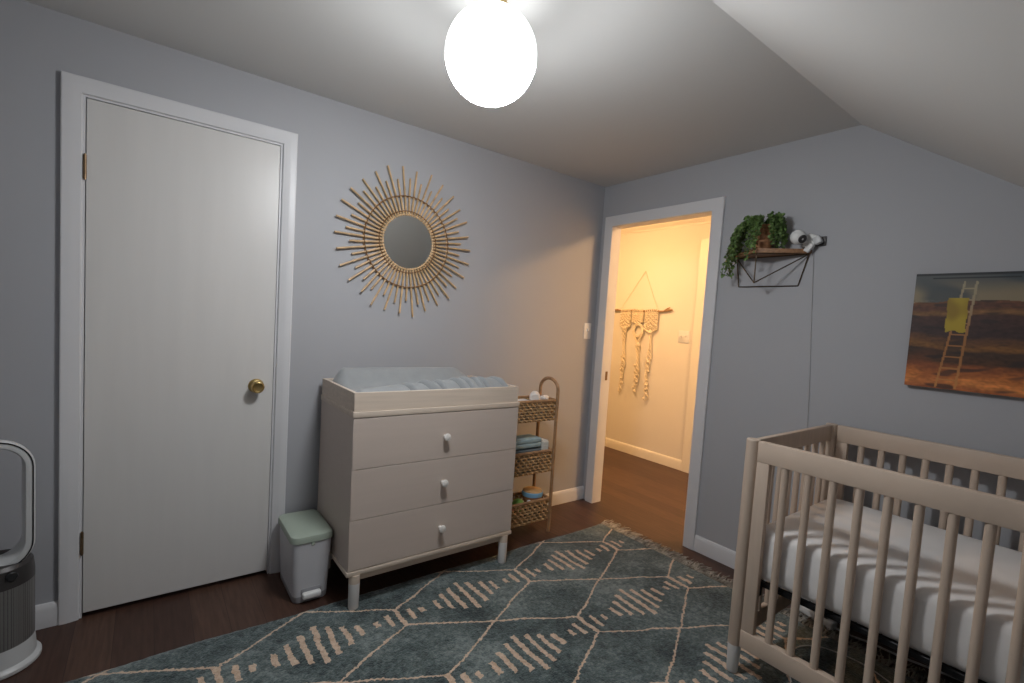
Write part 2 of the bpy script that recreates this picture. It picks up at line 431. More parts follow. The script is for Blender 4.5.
# hall door on the far wall, only its casing shows
struct('trim_3', casing(('x', HX), -.75, -.030, 2.075, FP(.095)), HBB, 'cream casing at the right end of the hallway wall', ang=25)
bm = BM(); box(bm, HX - .006, HX - .0005, -.749, -.031, .01, 2.074); struct('door_2', bm, HBB)

# ---------------------------------------------------------------- ceiling globe
GX, GY, GZ, GR = -1.808, -1.178, 2.137, .1440
t = thing('pendant_light', 'white glowing glass globe light on a short brass stem under the ceiling', 'ceiling light', (GX, GY, H))
bm = BM(); lathe(bm, [(0, H), (.044, H), (.045, H - .004), (.042, H - .014), (.02, H - .018), (0, H - .018)][::-1], 40, Matrix.Translation((GX, GY, 0))); obj('ceiling_plate', bm, BRASS, t)
bm = BM(); tube(bm, [(GX, GY, H - .022), (GX, GY, GZ + GR + .02)], .008, 16); obj('stem', bm, BRASS, t)
bm = BM(); lathe(bm, [(.046, GZ + GR - .012), (.048, GZ + GR + .002), (.046, GZ + GR + .010), (.012, GZ + GR + .022), (0, GZ + GR + .023)], 36, Matrix.Translation((GX, GY, 0))); obj('collar', bm, BRASS, t)
def cap_prof(a0, a1, n=24): return [(GR * math.sin(a0 + (a1 - a0) * k / n), GZ - GR * math.cos(a0 + (a1 - a0) * k / n)) for k in range(n + 1)]
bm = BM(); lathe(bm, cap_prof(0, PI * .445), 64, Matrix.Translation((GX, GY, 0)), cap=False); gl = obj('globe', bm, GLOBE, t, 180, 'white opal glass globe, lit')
bm = BM(); lathe(bm, cap_prof(PI * .445, PI), 64, Matrix.Translation((GX, GY, 0)), cap=False); obj('upper_glass', bm, GLOBEU, t, 180, 'upper glass of the globe, glow set weaker to spare the ceiling')  # globe split here only to weaken the glow towards the ceiling

# hall lamp (outside the view through the doorway)
for lx, ly, lab, gm in ((.74, -1.45, 'warm flush dome light on the hallway ceiling to the right of the doorway', HALLG), (.36, .60, 'warm flush dome light on the hallway ceiling to the left of the doorway', HALLG2)):
    t = thing('hall_ceiling_light', lab, 'ceiling light', (lx, ly, HH)); T = Matrix.Translation((lx, ly, 0))
    bm = BM(); lathe(bm, [(0, HH), (.15, HH), (.15, HH - .02), (0, HH - .02)][::-1], 40, T); obj('mount', bm, OLDBRASS, t)
    bm = BM(); lathe(bm, [(0, HH - .10), (.06, HH - .094), (.11, HH - .07), (.138, HH - .03), (.14, HH - .02)], 40, T, cap=False); obj('dome', bm, gm, t, 180)

# ---------------------------------------------------------------- sunburst mirror
MX, MZ = -1.530, 1.704
t = thing('sunburst_mirror', 'round rattan sunburst mirror with radiating sticks on the wall above the dresser', 'mirror', (MX, 0, MZ))
def ring_pts(r, y, n=72, wob=0): return [(MX + r * math.cos(2 * PI * k / n), y + (wob * (-1) ** k), MZ + r * math.sin(2 * PI * k / n)) for k in range(n)]
bm = BM(); lathe(bm, [(0, 0), (.146, 0), (.146, .006), (0, .006)], 72, Matrix.Translation((MX, -.012, MZ)) @ Matrix.Rotation(PI / 2, 4, 'X')); obj('mirror_glass', bm, MIRROR, t, 30, 'round mirror glass')
bm = BM(); tube(bm, ring_pts(.1475, -.019), .0034, 8, True); obj('inner_rim', bm, RATTAN, t)
for r in (.245, .166):     # cord wound over the sticks
    bm = BM(); tube(bm, [(MX + r * math.cos(2 * PI * q / 240), -.0175 - .0035 * math.cos(2 * PI * (q / 4 - .19)), MZ + r * math.sin(2 * PI * q / 240)) for q in range(240)], .0034, 6, True)
    obj('binding_cord', bm, RATTAN_D, t, label='dark wrapped binding cord')
bm = BM(); tube(bm, ring_pts(.245, -.0055, 72), .004, 8, True); tube(bm, ring_pts(.166, -.0055, 60), .004, 8, True); obj('support_ring', bm, RATTAN, t)
for k in range(60):
    a = 2 * PI * k / 60 + .02
    r1 = (.398 if k % 2 == 0 else .332) + random.uniform(-.012, .012)
    bm = BM(); c, s = math.cos(a + random.uniform(-.012, .012)), math.sin(a + random.uniform(-.008, .008)); c0, s0 = math.cos(a), math.sin(a)
    tube(bm, [(MX + .140 * c0, -.015, MZ + .140 * s0), (MX + .25 * c0, -.015, MZ + .25 * s0), (MX + r1 * c, -.015 + random.uniform(-.006, .003), MZ + r1 * s)], [.0060, .0057, .0052], 7)
    obj('stick', bm, RATTAN, t)

# ---------------------------------------------------------------- light switches
def switch_plate(name, label, plane, a, z, gangs=1):
    w = .072 * gangs * (.8 if gangs > 1 else 1)
    t = thing(name, label, 'light switch', (a, 0, z) if plane == 'y' else (HX, a, z))
    def tr(u, d, v): return (a + u, -d, z + v) if plane == 'y' else (HX - d, a - u, z + v)
    def bx(u0, u1, d0, d1, v0, v1, bev):
        p, q = tr(u0, d0, v0), tr(u1, d1, v1); b = BM()
        box(b, min(p[0], q[0]), max(p[0], q[0]), min(p[1], q[1]), max(p[1], q[1]), min(p[2], q[2]), max(p[2], q[2]), bev); return b
    obj('plate', bx(-w / 2, w / 2, 0, .006, -.058, .058, .003), PLASTIC, t)
    for k in range(gangs):
        u = (k - (gangs - 1) / 2) * .046
        obj('toggle', bx(u - .005, u + .005, .004, .018, -.004, .016, .002), PLASTIC, t)
switch_plate('light_switch', 'single white toggle switch on blue grey wall left of doorway', 'y', -.079, 1.273)
switch_plate('hall_light_switch', 'double white toggle switch plate on cream hallway wall right of macrame', 'x', .165, 1.265, 2)

# ---------------------------------------------------------------- dresser
SX0, SX1, SY, SYB, SH = -1.966, -1.078, -.519, -.036, .8845
t = thing('dresser', 'washed pinkish grey three drawer dresser with white knobs against the back wall', 'dresser', ((SX0 + SX1) / 2, -.28, 0))
bm = BM()
box(bm, SX0 + .004, SX0 + .022, SY + .004, SYB, .165, SH - .026, .001, 1); box(bm, SX1 - .022, SX1 - .004, SY + .004, SYB, .165, SH - .026, .001, 1)
box(bm, SX0 + .022, SX1 - .022, SYB - .008, SYB, .17, SH - .026); box(bm, SX0 + .022, SX1 - .022, SY + .022, SYB - .008, .168, .182)
for z in (.410, .633): box(bm, SX0 + .022, SX1 - .022, SY + .022, SYB - .05, z - .006, z + .006)
obj('carcass', bm, DRESS, t)
bm = BM(); box(bm, SX0, SX1, SY, SYB, SH - .026, SH, .0025); obj('top_panel', bm, DRESS_T, t)
bm = BM(); box(bm, SX0, SX1, SY, SYB, .163, .183, .002); obj('bottom_panel', bm, DRESS_T, t)
for z0, z1 in ((.1875, .4085), (.4115, .6315), (.6345, .8555)):
    bm = BM(); box(bm, SX0 + .0055, SX1 - .0055, SY + .002, SY + .021, z0, z1, .0012, 1)
    dr = obj('drawer', bm, DRESS, t)
    zc = (z0 + z1) / 2 - .006
    bm = BM(); lathe(bm, [(0, 0), (.008, 0), (.008, .010), (.010, .014), (.0165, .022), (.018, .027), (.0165, .032), (.010, .0345), (0, .035)], 28, Matrix.Translation((-1.521, SY + .002, zc + .003)) @ Matrix.Rotation(PI / 2, 4, 'X'))
    obj('knob', bm, KNOBW, dr, label='white round knob')
bm = BM()
box(bm, SX0 + .05, SX1 - .05, SY + .022, SY + .042, .128, .163, .0015, 1); box(bm, SX0 + .05, SX1 - .05, SYB - .06, SYB - .04, .128, .163, .0015, 1)
box(bm, SX0 + .035, SX0 + .055, SY + .05, SYB - .07, .128, .163, .0015, 1); box(bm, SX1 - .055, SX1 - .035, SY + .05, SYB - .07, .128, .163, .0015, 1)
obj('apron', bm, DRESS_T, t)
for x in (SX0 + .042, SX1 - .040):
    for y, zf in ((SY + .018, .0105), (SYB - .05, 0.0)):
        T = Matrix.Translation((x, y, 0))
        bm = BM(); lathe(bm, [(.0240, .126), (.0240, .163)], 24, T); lg = obj('leg', bm, DRESS_T, t)
        bm = BM(); lathe(bm, [(.0215, zf), (.0225, zf + .003), (.0240, .126)], 24, T); obj('foot', bm, FOOTP, lg, label='white painted foot')

# changing tray
TX0, TX1, TY0, TY1 = SX0 + .004, SX1 - .010, SY + .006, SYB - .004
TZ0, TZ1 = SH + .0005, .966
t = thing('changing_tray', 'shallow washed wood changing tray sitting on top of the dresser', 'tray', ((TX0 + TX1) / 2, -.28, SH))
bm = BM(); box(bm, TX0, TX1, TY0, TY0 + .016, TZ0, TZ1, .0015, 1); obj('front_board', bm, DRESS_T, t)
bm = BM(); box(bm, TX0, TX1, TY1 - .016, TY1, TZ0, TZ1, .0015, 1); obj('back_board', bm, DRESS_T, t)
for x in (TX0, TX1 - .016):
    bm = BM(); box(bm, x, x + .016, TY0 + .016, TY1 - .016, TZ0, TZ1, .0015, 1); obj('side_board', bm, DRESS_T, t)
bm = BM(); box(bm, TX0 + .016, TX1 - .016, TY0 + .016, TY1 - .016, TZ0, TZ0 + .008); obj('base_board', bm, DRESS_T, t)

# changing pad: contoured, with creased cover
def pad_mesh():
    b = BM(); nx, ny = 260, 100
    x0, x1, y0, y1 = TX0 + .019, TX1 - .019, TY0 + .020, TY1 - .019
    grid = []
    for i in range(nx + 1):
        row = []
        for j in range(ny + 1):
            u, v = i / nx, j / ny
            x, y = x0 + (x1 - x0) * u, y0 + (y1 - y0) * v
            back = math.exp(-((v - .80) / .16) ** 2); front = math.exp(-((v - .16) / .15) ** 2)
            fall = min(1, max(0, (1 - u) / .24)); fall = fall * fall * (3 - 2 * fall)
            rise = min(1, max(0, u / .06)); rise = rise * rise * (3 - 2 * rise)
            ztop = .930 + .100 * back * (.22 + .78 * fall) * (.75 + .25 * rise) + (.036 + .040 * min(1, u * 1.5)) * front
            # creases of the cover, running slantwise along the front
            for k_ in range(9):
                fx = x0 + .17 + .062 * k_ + .018 * math.sin(k_ * 2.3); L_ = .10 + .035 * math.sin(k_ * 1.7)
                q = (v * (y1 - y0)) / .17                                   # 0 at the front edge
                if q < 1:
                    d_ = (x - (fx + L_ * (.9 - q) * 1.3 + .006 * math.sin(q * 5 + k_))) / .0065
                    w_ = math.sin(min(1, max(0, q)) ** .7 * PI) ** .8
                    ztop += w_ * (.007 * math.exp(-((d_ - 2.6) / 1.8) ** 2) - (.055 if k_ % 3 else .035) * math.exp(-d_ * d_))
            ztop = max(ztop, .912)
            ztop += .004 * noise.noise(Vector((x * 9, y * 9, 0)))
            e = min(u * (x1 - x0), (1 - u) * (x1 - x0), v * (y1 - y0), (1 - v) * (y1 - y0)) / .05
            k = math.sqrt(max(0, 1 - (1 - min(1, e)) ** 2))
            z = TZ0 + .010 + (ztop - TZ0 - .010) * (.35 + .65 * k)
            row.append(b.verts.new((x, y, z)))
        grid.append(row)
    for i in range(nx):
        for j in range(ny): b.faces.new((grid[i][j], grid[i + 1][j], grid[i + 1][j + 1], grid[i][j + 1]))
    edge = [grid[i][0] for i in range(nx + 1)] + [grid[nx][j] for j in range(1, ny + 1)] + [grid[i][ny] for i in range(nx - 1, -1, -1)] + [grid[0][j] for j in range(ny - 1, 0, -1)]
    low = [b.verts.new((w.co.x, w.co.y, TZ0 + .0085)) for w in edge]; n = len(edge)
    for k in range(n): b.faces.new((edge[k], low[k], low[(k + 1) % n], edge[(k + 1) % n]))
    b.faces.new(low)
    bmesh.ops.recalc_face_normals(b, faces=b.faces[:])
    return b
tag(obj('changing_pad', pad_mesh(), PADM, ang=80), 'blue grey contoured changing pad with wrinkled cover lying in the wooden tray', 'changing pad')

# ---------------------------------------------------------------- rattan basket tower
BX0, BX1, BY0, BY1 = -1.015, -.622, -.318, -.150
t = thing('basket_tower', 'narrow rattan tower of three woven baskets between the dresser and the doorway', 'storage rack', ((BX0 + BX1) / 2, (BY0 + BY1) / 2, 0))
bm = BM(); tube(bm, [(BX1, BY0, 0), (BX1, BY0, .895)] + [(BX1, (BY0 + BY1) / 2 - (BY1 - BY0) / 2 * math.cos(a), .895 + .070 * math.sin(a)) for a in [PI * k / 14 for k in range(1, 14)]] + [(BX1, BY1, .895), (BX1, BY1, 0)], .0105, 10)
obj('arched_handle', bm, TPOLE, t, label='bent cane arch running down into two posts')
for y in (BY0, BY1):
    bm = BM(); tube(bm, [(BX0, y, 0), (BX0, y, .845)], .0085, 10); obj('post', bm, TPOLE, t)
def perim(x0, x1, y0, y1, r=.018, step=.0075):
    cs = []
    segs = [((x0 + r, y0), (x1 - r, y0)), ((x1, y0 + r), (x1, y1 - r)), ((x1 - r, y1), (x0 + r, y1)), ((x0, y1 - r), (x0, y0 + r))]
    cen = [(x1 - r, y0 + r, -PI / 2), (x1 - r, y1 - r, 0), (x0 + r, y1 - r, PI / 2), (x0 + r, y0 + r, PI)]
    for (a, c), (cx, cy, a0) in zip(segs, cen):
        L = math.hypot(c[0] - a[0], c[1] - a[1]); n = max(2, int(L / step))
        nx, ny = (c[1] - a[1]) / L, -(c[0] - a[0]) / L
        for k in range(n): cs.append((a[0] + (c[0] - a[0]) * k / n, a[1] + (c[1] - a[1]) * k / n, nx, ny))
        for k in range(4):
            q = a0 + PI / 2 * k / 4; cs.append((cx + r * math.cos(q), cy + r * math.sin(q), math.cos(q), math.sin(q)))
    return cs
IX0, IX1, IY0, IY1 = BX0 + .008, BX1 - .008, BY0 + .007, BY1 - .007
for z0, z1 in ((.078, .222), (.388, .530), (.712, .845)):
    b = BM(); P = perim(IX0, IX1, IY0, IY1)
    n = len(P); rows = 7; hz = (z1 - .012 - z0) / rows
    for r_ in range(rows):
        zc = z0 + hz * (r_ + .5)
        pts = [(x + nx * .0055 * math.sin(k * PI / 2.5 + r_ * PI), y + ny * .0055 * math.sin(k * PI / 2.5 + r_ * PI), zc + .005 * math.sin(k * PI / 2.5 + r_ * PI + 1.2)) for k, (x, y, nx, ny) in enumerate(P)]
        tube(b, pts, .0068 + random.uniform(-.0006, .0006), 6, True)
    for k in range(0, n, 5):
        x, y, nx, ny = P[k]; tube(b, [(x, y, z0), (x, y, z1 - .006)], .003, 5)
    prism(b, [(x, y) for x, y, *_ in P], 'z', z0, z0 + .006)
    bk = obj('basket', b, WEAVE, t, 50)
    b = BM(); tube(b, [(x + nx * .002, y + ny * .002, z1 - .008) for x, y, nx, ny in P], .0095, 8, True); obj('rim', b, TPOLE, bk, label='smooth cane rim')

# things in the baskets
def roll(name, label, cx, cy, z, L, r, mt, ang=0, group=None, cat='cloth'):
    b = BM(); prof = []
    pts = [(cx + math.cos(ang) * L * (k / 10 - .5), cy + math.sin(ang) * L * (k / 10 - .5), z + r + .002 * math.sin(k)) for k in range(11)]
    tube(b, pts, [r * (.80 if k in (0, 10) else 1 + .06 * math.sin(k * 2.1)) for k in range(11)], 16)
    for f_ in range(1): pass
    spi = []
    for k in range(40):
        a = k * .45; rr = r * .75 * (1 - k / 44); e = pts[-1]
        spi.append((e[0] + math.cos(ang) * .002 - math.sin(ang) * rr * math.cos(a), e[1] + math.sin(ang) * .002 + math.cos(ang) * rr * math.cos(a), e[2] + rr * math.sin(a)))
    tube(b, spi, .0022, 5)
    return tag(obj(name, b, mt), label, cat, group)
TB = .719  # floor of the top basket
def folded(name, label, x0, x1, y0, y1, z, layers, th, mt, cat='cloth', seed=0, tilt=0):
    b = BM(); rnd = random.Random(seed)
    for k in range(layers):
        dx = rnd.uniform(-.004, .004); dy = rnd.uniform(-.004, .004)
        q = bmesh.new()
        box(q, x0 + dx, x1 + dx, y0 + dy, y1 + dy, z + k * th + .0004, z + (k + 1) * th - .0004, min(.45 * th, .007), 3)
        merge(b, q)
    bmesh.ops.subdivide_edges(b, edges=[e for e in b.edges if e.calc_length() > .05], cuts=6, use_grid_fill=True)
    for w in b.verts:
        w.co.z += .004 * noise.noise(w.co * 18 + Vector((seed, 0, 0))) + tilt * (w.co.x - (x0 + x1) / 2)
        w.co.x += .002 * noise.noise(w.co * 30)
    return tag(obj(name, b, mt, ang=60), label, cat)
folded('folded_cloth', 'cream folded cloth stack filling the left of the top basket', IX0 + .02, -.775, IY0 + .016, IY1 - .016, TB + .002, 6, .0185, CLOTHW, seed=3)
roll('rolled_cloth', 'white rolled cloth in the middle of the top basket', -.735, -.232, TB + .098, .11, .032, CLOTHW, .9)
folded('folded_diaper', 'white folded diapers at right end of top basket', -.765, IX1 - .012, IY0 + .016, IY1 - .016, TB + .002, 4, .020, CLOTHW, seed=5)
roll('bundled_cloth', 'small white bundled cloth beside the cane handle in the top basket', -.660, -.236, TB + .088, .060, .024, CLOTHW, .4)
MB = .396
folded('folded_blanket', 'dark slate folded blanket at the bottom of the middle basket', IX0 + .02, -.702, IY0 + .016, IY1 - .016, MB + .002, 5, .028, CLOTHG, 'blanket', 11)
folded('light_blue_blanket', 'light blue grey folded blanket topmost in the middle basket', IX0 + .05, -.702, IY0 + .018, IY1 - .018, MB + .150, 2, .028, CLOTHB, 'blanket', 13)
# waffle cloth: gridded face
b = BM()
wx0, wx1, wz = -.696, IX1 - .014, MB + .182
box(b, wx0, wx1, IY0 + .018, IY1 - .018, MB + .002, wz, .008, 3)
for k in range(6):
    y = IY0 + .028 + k * (IY1 - IY0 - .056) / 5
    tube(b, [(wx0 + .006, y, wz + .001), (wx1 - .006, y, wz + .001)], .0024, 5)
    tube(b, [(wx1 + .0005, y, MB + .02), (wx1 + .0005, y, wz - .006)], .0024, 5)
for k in range(6):
    x = wx0 + .008 + k * (wx1 - wx0 - .016) / 5
    tube(b, [(x, IY0 + .0175, MB + .02), (x, IY0 + .0175, wz - .006), (x, IY0 + .026, wz + .001), (x, IY1 - .026, wz + .001)], .0022, 5)
for k in range(9):
    z = MB + .024 + k * .0185
    tube(b, [(wx0 + .006, IY0 + .0175, z), (wx1 - .006, IY0 + .0175, z)], .0024, 5)
tag(obj('waffle_cloth', b, CLOTHC), 'pale waffle weave cloth at right end of the middle basket', 'cloth')
LB = .086
DX, DY = -.705, -.236
t = thing('toy_drum', 'round toy drum with tan top and light blue band in the bottom basket', 'toy', (DX, DY, LB + .09))
T = Matrix.Translation((DX, DY, .178))
bm = BM(); lathe(bm, [(0, 0), (.045, 0), (.056, .010), (.061, .025), (.063, .045)], 36, T, cap=False); obj('shell', bm, DRUMR, t, label='orange brown wooden shell')
bm = BM(); lathe(bm, [(.063, .045), (.0665, .047), (.0675, .058), (.0665, .072), (.063, .074)], 36, T, cap=False); obj('band', bm, DRUMB, t, label='light blue band')
bm = BM(); lathe(bm, [(.063, .074), (.060, .080), (.045, .084), (0, .086)], 36, T, cap=False); obj('drum_skin', bm, DRUMT, t, label='tan drum skin')
def ball(name, label, x, y, z, r, mt, sq=1.0):
    b = BM(); bmesh.ops.create_uvsphere(b, u_segments=20, v_segments=14, radius=r, matrix=Matrix.Translation((x, y, z)) @ Matrix.Diagonal((1, 1, sq, 1)))
    for w in b.verts: w.co += Vector((x - w.co.x, y - w.co.y, z - w.co.z)) * .12 * noise.noise(w.co * 40)
    return tag(obj(name, b, mt, ang=180), label, 'toy')
ball('toy_ball', 'green soft toy left of the toy drum in the bottom basket', -.835, -.262, LB + .095, .046, TOYG)
ball('wooden_toy', 'brown wooden toy right of the toy drum in the bottom basket', -.640, -.225, LB + .130, .022, TOYW, .9)
ball('yellow_toy', 'yellow toy just below the drum at the front rim of the bottom basket', -.690, -.292, LB + .112, .018, TOYY, .9)
ball('red_toy', 'orange red toy at the far left front of the bottom basket', -.915, -.285, LB + .105, .028, TOYR)
ball('white_toy', 'small white toy at the front of the bottom basket between green toy and drum', -.776, -.292, LB + .120, .014, FOOTP)
b = BM(); box(b, -.79, -.63, IY0 + .02, IY1 - .02, LB + .002, LB + .080, .012, 3); tag(obj('toy_box', b, FAND), 'dark toy box underneath the toy drum in bottom basket', 'toy')

# ---------------------------------------------------------------- diaper bin
NX0, NX1, NY0, NY1 = -2.152, -1.969, -.352, -.045
ncx, ncy, nw, nd = (NX0 + NX1) / 2, (NY0 + NY1) / 2, NX1 - NX0, NY1 - NY0
t = thing('pedal_bin', 'small white pedal bin with pale green lid between door and dresser', 'bin', (ncx, ncy, 0))
bm = BM(); L_ = lambda w, d, r, z: [(x, y, z) for x, y in rrect(ncx, ncy, w, d, r)]
loft(bm, [L_(nw - .034, nd - .024, .028, .030), L_(nw - .022, nd - .016, .03, .15), L_(nw - .012, nd - .010, .032, .276)]); obj('body', bm, BINP, t)
bm = BM(); loft(bm, [L_(nw - .042, nd - .034, .026, 0), L_(nw - .036, nd - .026, .028, .004), L_(nw - .032, nd - .022, .028, .031)]); obj('base_skirt', bm, BINB, t, label='greyish translucent base')
bm = BM(); loft(bm, [L_(nw - .006, nd - .006, .034, .275), L_(nw, nd, .036, .278), L_(nw, nd, .036, .296), L_(nw - .006, nd - .006, .034, .305), L_(nw - .03, nd - .03, .03, .310), L_(nw - .07, nd - .07, .02, .3115)]); obj('lid', bm, BINL, t, 30, 'pale sage green lid')
bm = BM(); box(bm, ncx - .008, ncx + .008, NY0 + .001, NY0 + .012, .260, .275, .004, 3); obj('latch', bm, BINL, t)
bm = BM(); box(bm, ncx - .044, ncx + .044, NY0 + .0085, NY0 + .022, .040, .066, .003); obj('pedal_slot', bm, BINB, t)
bm = BM(); box(bm, ncx - .040, ncx + .040, NY0 - .014, NY0 + .02, .022, .050, .009, 4); obj('pedal', bm, PLASTIC, t, label='white foot pedal')

# ---------------------------------------------------------------- air purifier
FX, FY = -3.072, -.182
t = thing('air_purifier', 'tall silver air purifier fan with an open loop head, standing left of the door', 'air purifier', (FX, FY, 0))
T = Matrix.Translation((FX, FY, 0))
bm = BM(); lathe(bm, [(0, 0), (.116, 0), (.119, .004), (.119, .014), (.113, .022), (.106, .026), (.1015, .088), (0, .088)], 56, T); obj('base', bm, FANW, t, 25, 'silver white round base')
bm = BM(); lathe(bm, [(0, .088), (.1010, .088), (.1010, .300), (0, .300)], 56, T); obj('grille', bm, GRILLE, t, 25, 'grey perforated cylinder grille')
bm = BM(); lathe(bm, [(0, .300), (.1015, .300), (.1010, .325), (.097, .362), (.088, .374), (0, .376)], 56, T); obj('control_band', bm, FAND, t, 25, 'dark grey band')
bm = BM(); lathe(bm, [(0, 0), (.016, 0), (.016, .006), (.013, .009), (0, .009)], 24, Matrix.Translation((FX + .055, FY - .083, .343)) @ Matrix.Rotation(math.radians(30), 4, 'Z') @ Matrix.Rotation(PI / 2, 4, 'X')); obj('sensor_button', bm, BLACKP, t)
def stadium(r, zc0, zc1, n=18):
    return [(r * math.cos(PI * k / n), zc1 + r * math.sin(PI * k / n)) for k in range(n + 1)] + [(-r * math.cos(PI * k / n), zc0 - r * math.sin(PI * k / n)) for k in range(n + 1)]
ZC0, ZC1 = .446, .706
FROT = Matrix.Translation((FX, FY, 0)) @ Matrix.Rotation(math.radians(10), 4, 'Z') @ Matrix.Translation((-FX, -FY, 0))
def ring(profile, y0):
    b = BM(); loops = []
    for off, yy in profile: loops.append([(FX + x, y0 + yy, z) for x, z in stadium(.099 + off, ZC0, ZC1)])
    loops.append(loops[0]); loft(b, loops, False, False)
    bmesh.ops.remove_doubles(b, verts=b.verts[:], dist=1e-6); bmesh.ops.recalc_face_normals(b, faces=b.faces[:]); b.transform(FROT); return b
obj('loop_head', ring([(0, .010), (-.004, .05), (-.012, .085), (-.022, .095), (-.032, .09), (-.031, .05), (-.028, .008), (-.024, .001), (-.012, 0), (-.004, .003)], FY - .066), FANW, t, 35, 'silver white loop head')
obj('loop_seam', ring([(-.0042, -.0006), (-.0042, .004), (-.0080, .004), (-.0080, -.0006)], FY - .066), BLACKP, t, 35, 'black seam line round the loop')

# ---------------------------------------------------------------- rug
RX0, RX1, RY0, RY1 = -3.12, -.235, -2.80, -.415
def rug_mesh():
    b = BM(); nx, ny = 270, 224; gr = []
    for i in range(nx + 1):
        row = []
        for j in range(ny + 1):
            x = RX0 + (RX1 - RX0) * i / nx; y = RY0 + (RY1 - RY0) * j / ny
            z = .0088 + .0014 * noise.noise(Vector((x * 90, y * 90, 0))) + .0008 * noise.noise(Vector((x * 6, y * 6, 2)))
            if i in (0, nx): x += .006 * noise.noise(Vector((y * 25, 0, 7)))
            if j == ny or j == 0: y += .010 * noise.noise(Vector((x * 3, 0, 5))) + .005 * noise.noise(Vector((x * 40, 0, 5)))
            if i in (0, nx) or j in (0, ny): z = .005
            row.append(b.verts.new((x, y, z)))
        gr.append(row)
    for i in range(nx):
        for j in range(ny): b.faces.new((gr[i][j], gr[i + 1][j], gr[i + 1][j + 1], gr[i][j + 1]))
    edge = [gr[i][0] for i in range(nx + 1)] + [gr[nx][j] for j in range(1, ny + 1)] + [gr[i][ny] for i in range(nx - 1, -1, -1)] + [gr[0][j] for j in range(ny - 1, 0, -1)]
    low = [b.verts.new((w.co.x, w.co.y, .0004)) for w in edge]; n = len(edge)
    for k in range(n): b.faces.new((edge[k], low[k], low[(k + 1) % n], edge[(k + 1) % n]))
    b.faces.new(low[::-1]); bmesh.ops.recalc_face_normals(b, faces=b.faces[:]); return b
rug = tag(obj('area_rug', rug_mesh(), RUG, ang=180), 'teal shag rug with cream diamond lines and stripe clusters on the dark floor', 'rug')
b = BM(); rnd = random.Random(5); FRM = mat('rug_fringe', (.30, .285, .255), .9, var=.6, scale=22)
y = RY1 - .006
while y > RY0:
    for s_ in range(3):
        L = rnd.uniform(.04, .115); dy = rnd.uniform(-.035, .035); z0 = rnd.uniform(.003, .008)
        yy = y + rnd.uniform(-.006, .006)
        tube(b, [(RX1 - .004, yy, .0075), (RX1 + L * .35, yy + dy * .3, z0 + rnd.uniform(.001, .010)), (RX1 + L * .7, yy + dy * .8 + rnd.uniform(-.008, .008), z0 + rnd.uniform(.001, .008)), (RX1 + L, yy + dy + rnd.uniform(-.012, .012), z0)], [.0028, .0028, .0026, .0018], 5)
    y -= .013
obj('fringe', b, FRM, rug, label='cream and grey knotted fringe', kind='stuff')

# ---------------------------------------------------------------- crib
CX0, CX1 = -.85, -.060          # front face, back face
CY1, CY0 = -1.640, -3.02        # inner side of the visible end
CZ = .925
t = thing('crib', 'washed natural wood baby crib with round slats along the right wall', 'crib', ((CX0 + CX1) / 2, -2.31, 0))
def post(x, y, zf):
    b = BM(); T = Matrix.Translation((x, y, 0))
    lathe(b, [(.0240, .122), (.0245, .124), (.0245, CZ - .004), (.0225, CZ - .001), (0, CZ)], 28, T); p = obj('corner_post', b, CRIBV, t, 30)
    b = BM(); lathe(b, [(.0185, zf), (.0205, zf + .004), (.0240, .122)], 28, T); obj('foot', b, FOOTP, p, 30, 'white painted tapered foot')
PY1, PY0 = CY1 + .004, CY0 - .004
for x, zf in ((CX0 + .0235, .011), (CX1 - .0235, 0.0)):
    post(x, PY1, zf)
    post(x, PY0, zf)
def rail(name, x0, x1, y0, y1, z0, z1, m=CRIBW, bev=.003):
    b = BM(); box(b, x0, x1, y0, y1, z0, z1, bev); obj(name, b, m, t)
ya, yb = PY1 - .026, PY0 + .026
for x0 in (CX0 + .004, CX1 - .034):
    rail('top_rail', x0, x0 + .030, yb, ya, .847, CZ - .002)
    rail('bottom_rail', x0, x0 + .030, yb, ya, .128, .196)
    rail('stile', x0 + .002, x0 + .028, ya - .046, ya, .194, .849, CRIBV); rail('stile', x0 + .002, x0 + .028, yb, yb + .046, .194, .849, CRIBV)
    y = -1.760
    while y > yb + .06:
        b = BM(); tube(b, [(x0 + .015, y, .188), (x0 + .015, y, .855)], .0128, 16); obj('slat', b, CRIBV, t); y -= .0755
for yc in (PY1, PY0):
    rail('top_rail', CX0 + .046, CX1 - .046, yc - .011, yc + .011, .852, CZ - .003)
    rail('bottom_rail', CX0 + .046, CX1 - .046, yc - .011, yc + .011, .135, .205)
    n = 8
    for k in range(n):
        x = CX0 + .108 + k * (CX1 - CX0 - .216) / (n - 1)
        b = BM(); tube(b, [(x, yc, .198), (x, yc, .858)], .0118, 16); obj('slat', b, CRIBV, t)
b = BM()      # sprung metal mattress support
sx0, sx1, sy0, sy1, sz = CX0 + .052, CX1 - .050, CY0 + .03, CY1 - .026, .388
for a in (((sx0, sy1), (sx1, sy1)), ((sx0, sy0), (sx1, sy0)), ((sx0, sy0), (sx0, sy1)), ((sx1, sy0), (sx1, sy1))):
    box(b, min(a[0][0], a[1][0]) - .010, max(a[0][0], a[1][0]) + .010, min(a[0][1], a[1][1]) - .010, max(a[0][1], a[1][1]) + .010, sz - .014, sz + .006, .002, 1)
k = 0
while sy1 - .06 - k * .07 > sy0:
    y = sy1 - .06 - k * .07; tube(b, [(sx0 + (sx1 - sx0) * q / 24, y + .008 * math.sin(q * PI / 2), sz - .002) for q in range(25)], .0022, 5); k += 1
for k in range(7):
    x = sx0 + .06 + k * (sx1 - sx0 - .12) / 6; tube(b, [(x, sy0, sz - .006), (x, sy1, sz - .006)], .0024, 5)
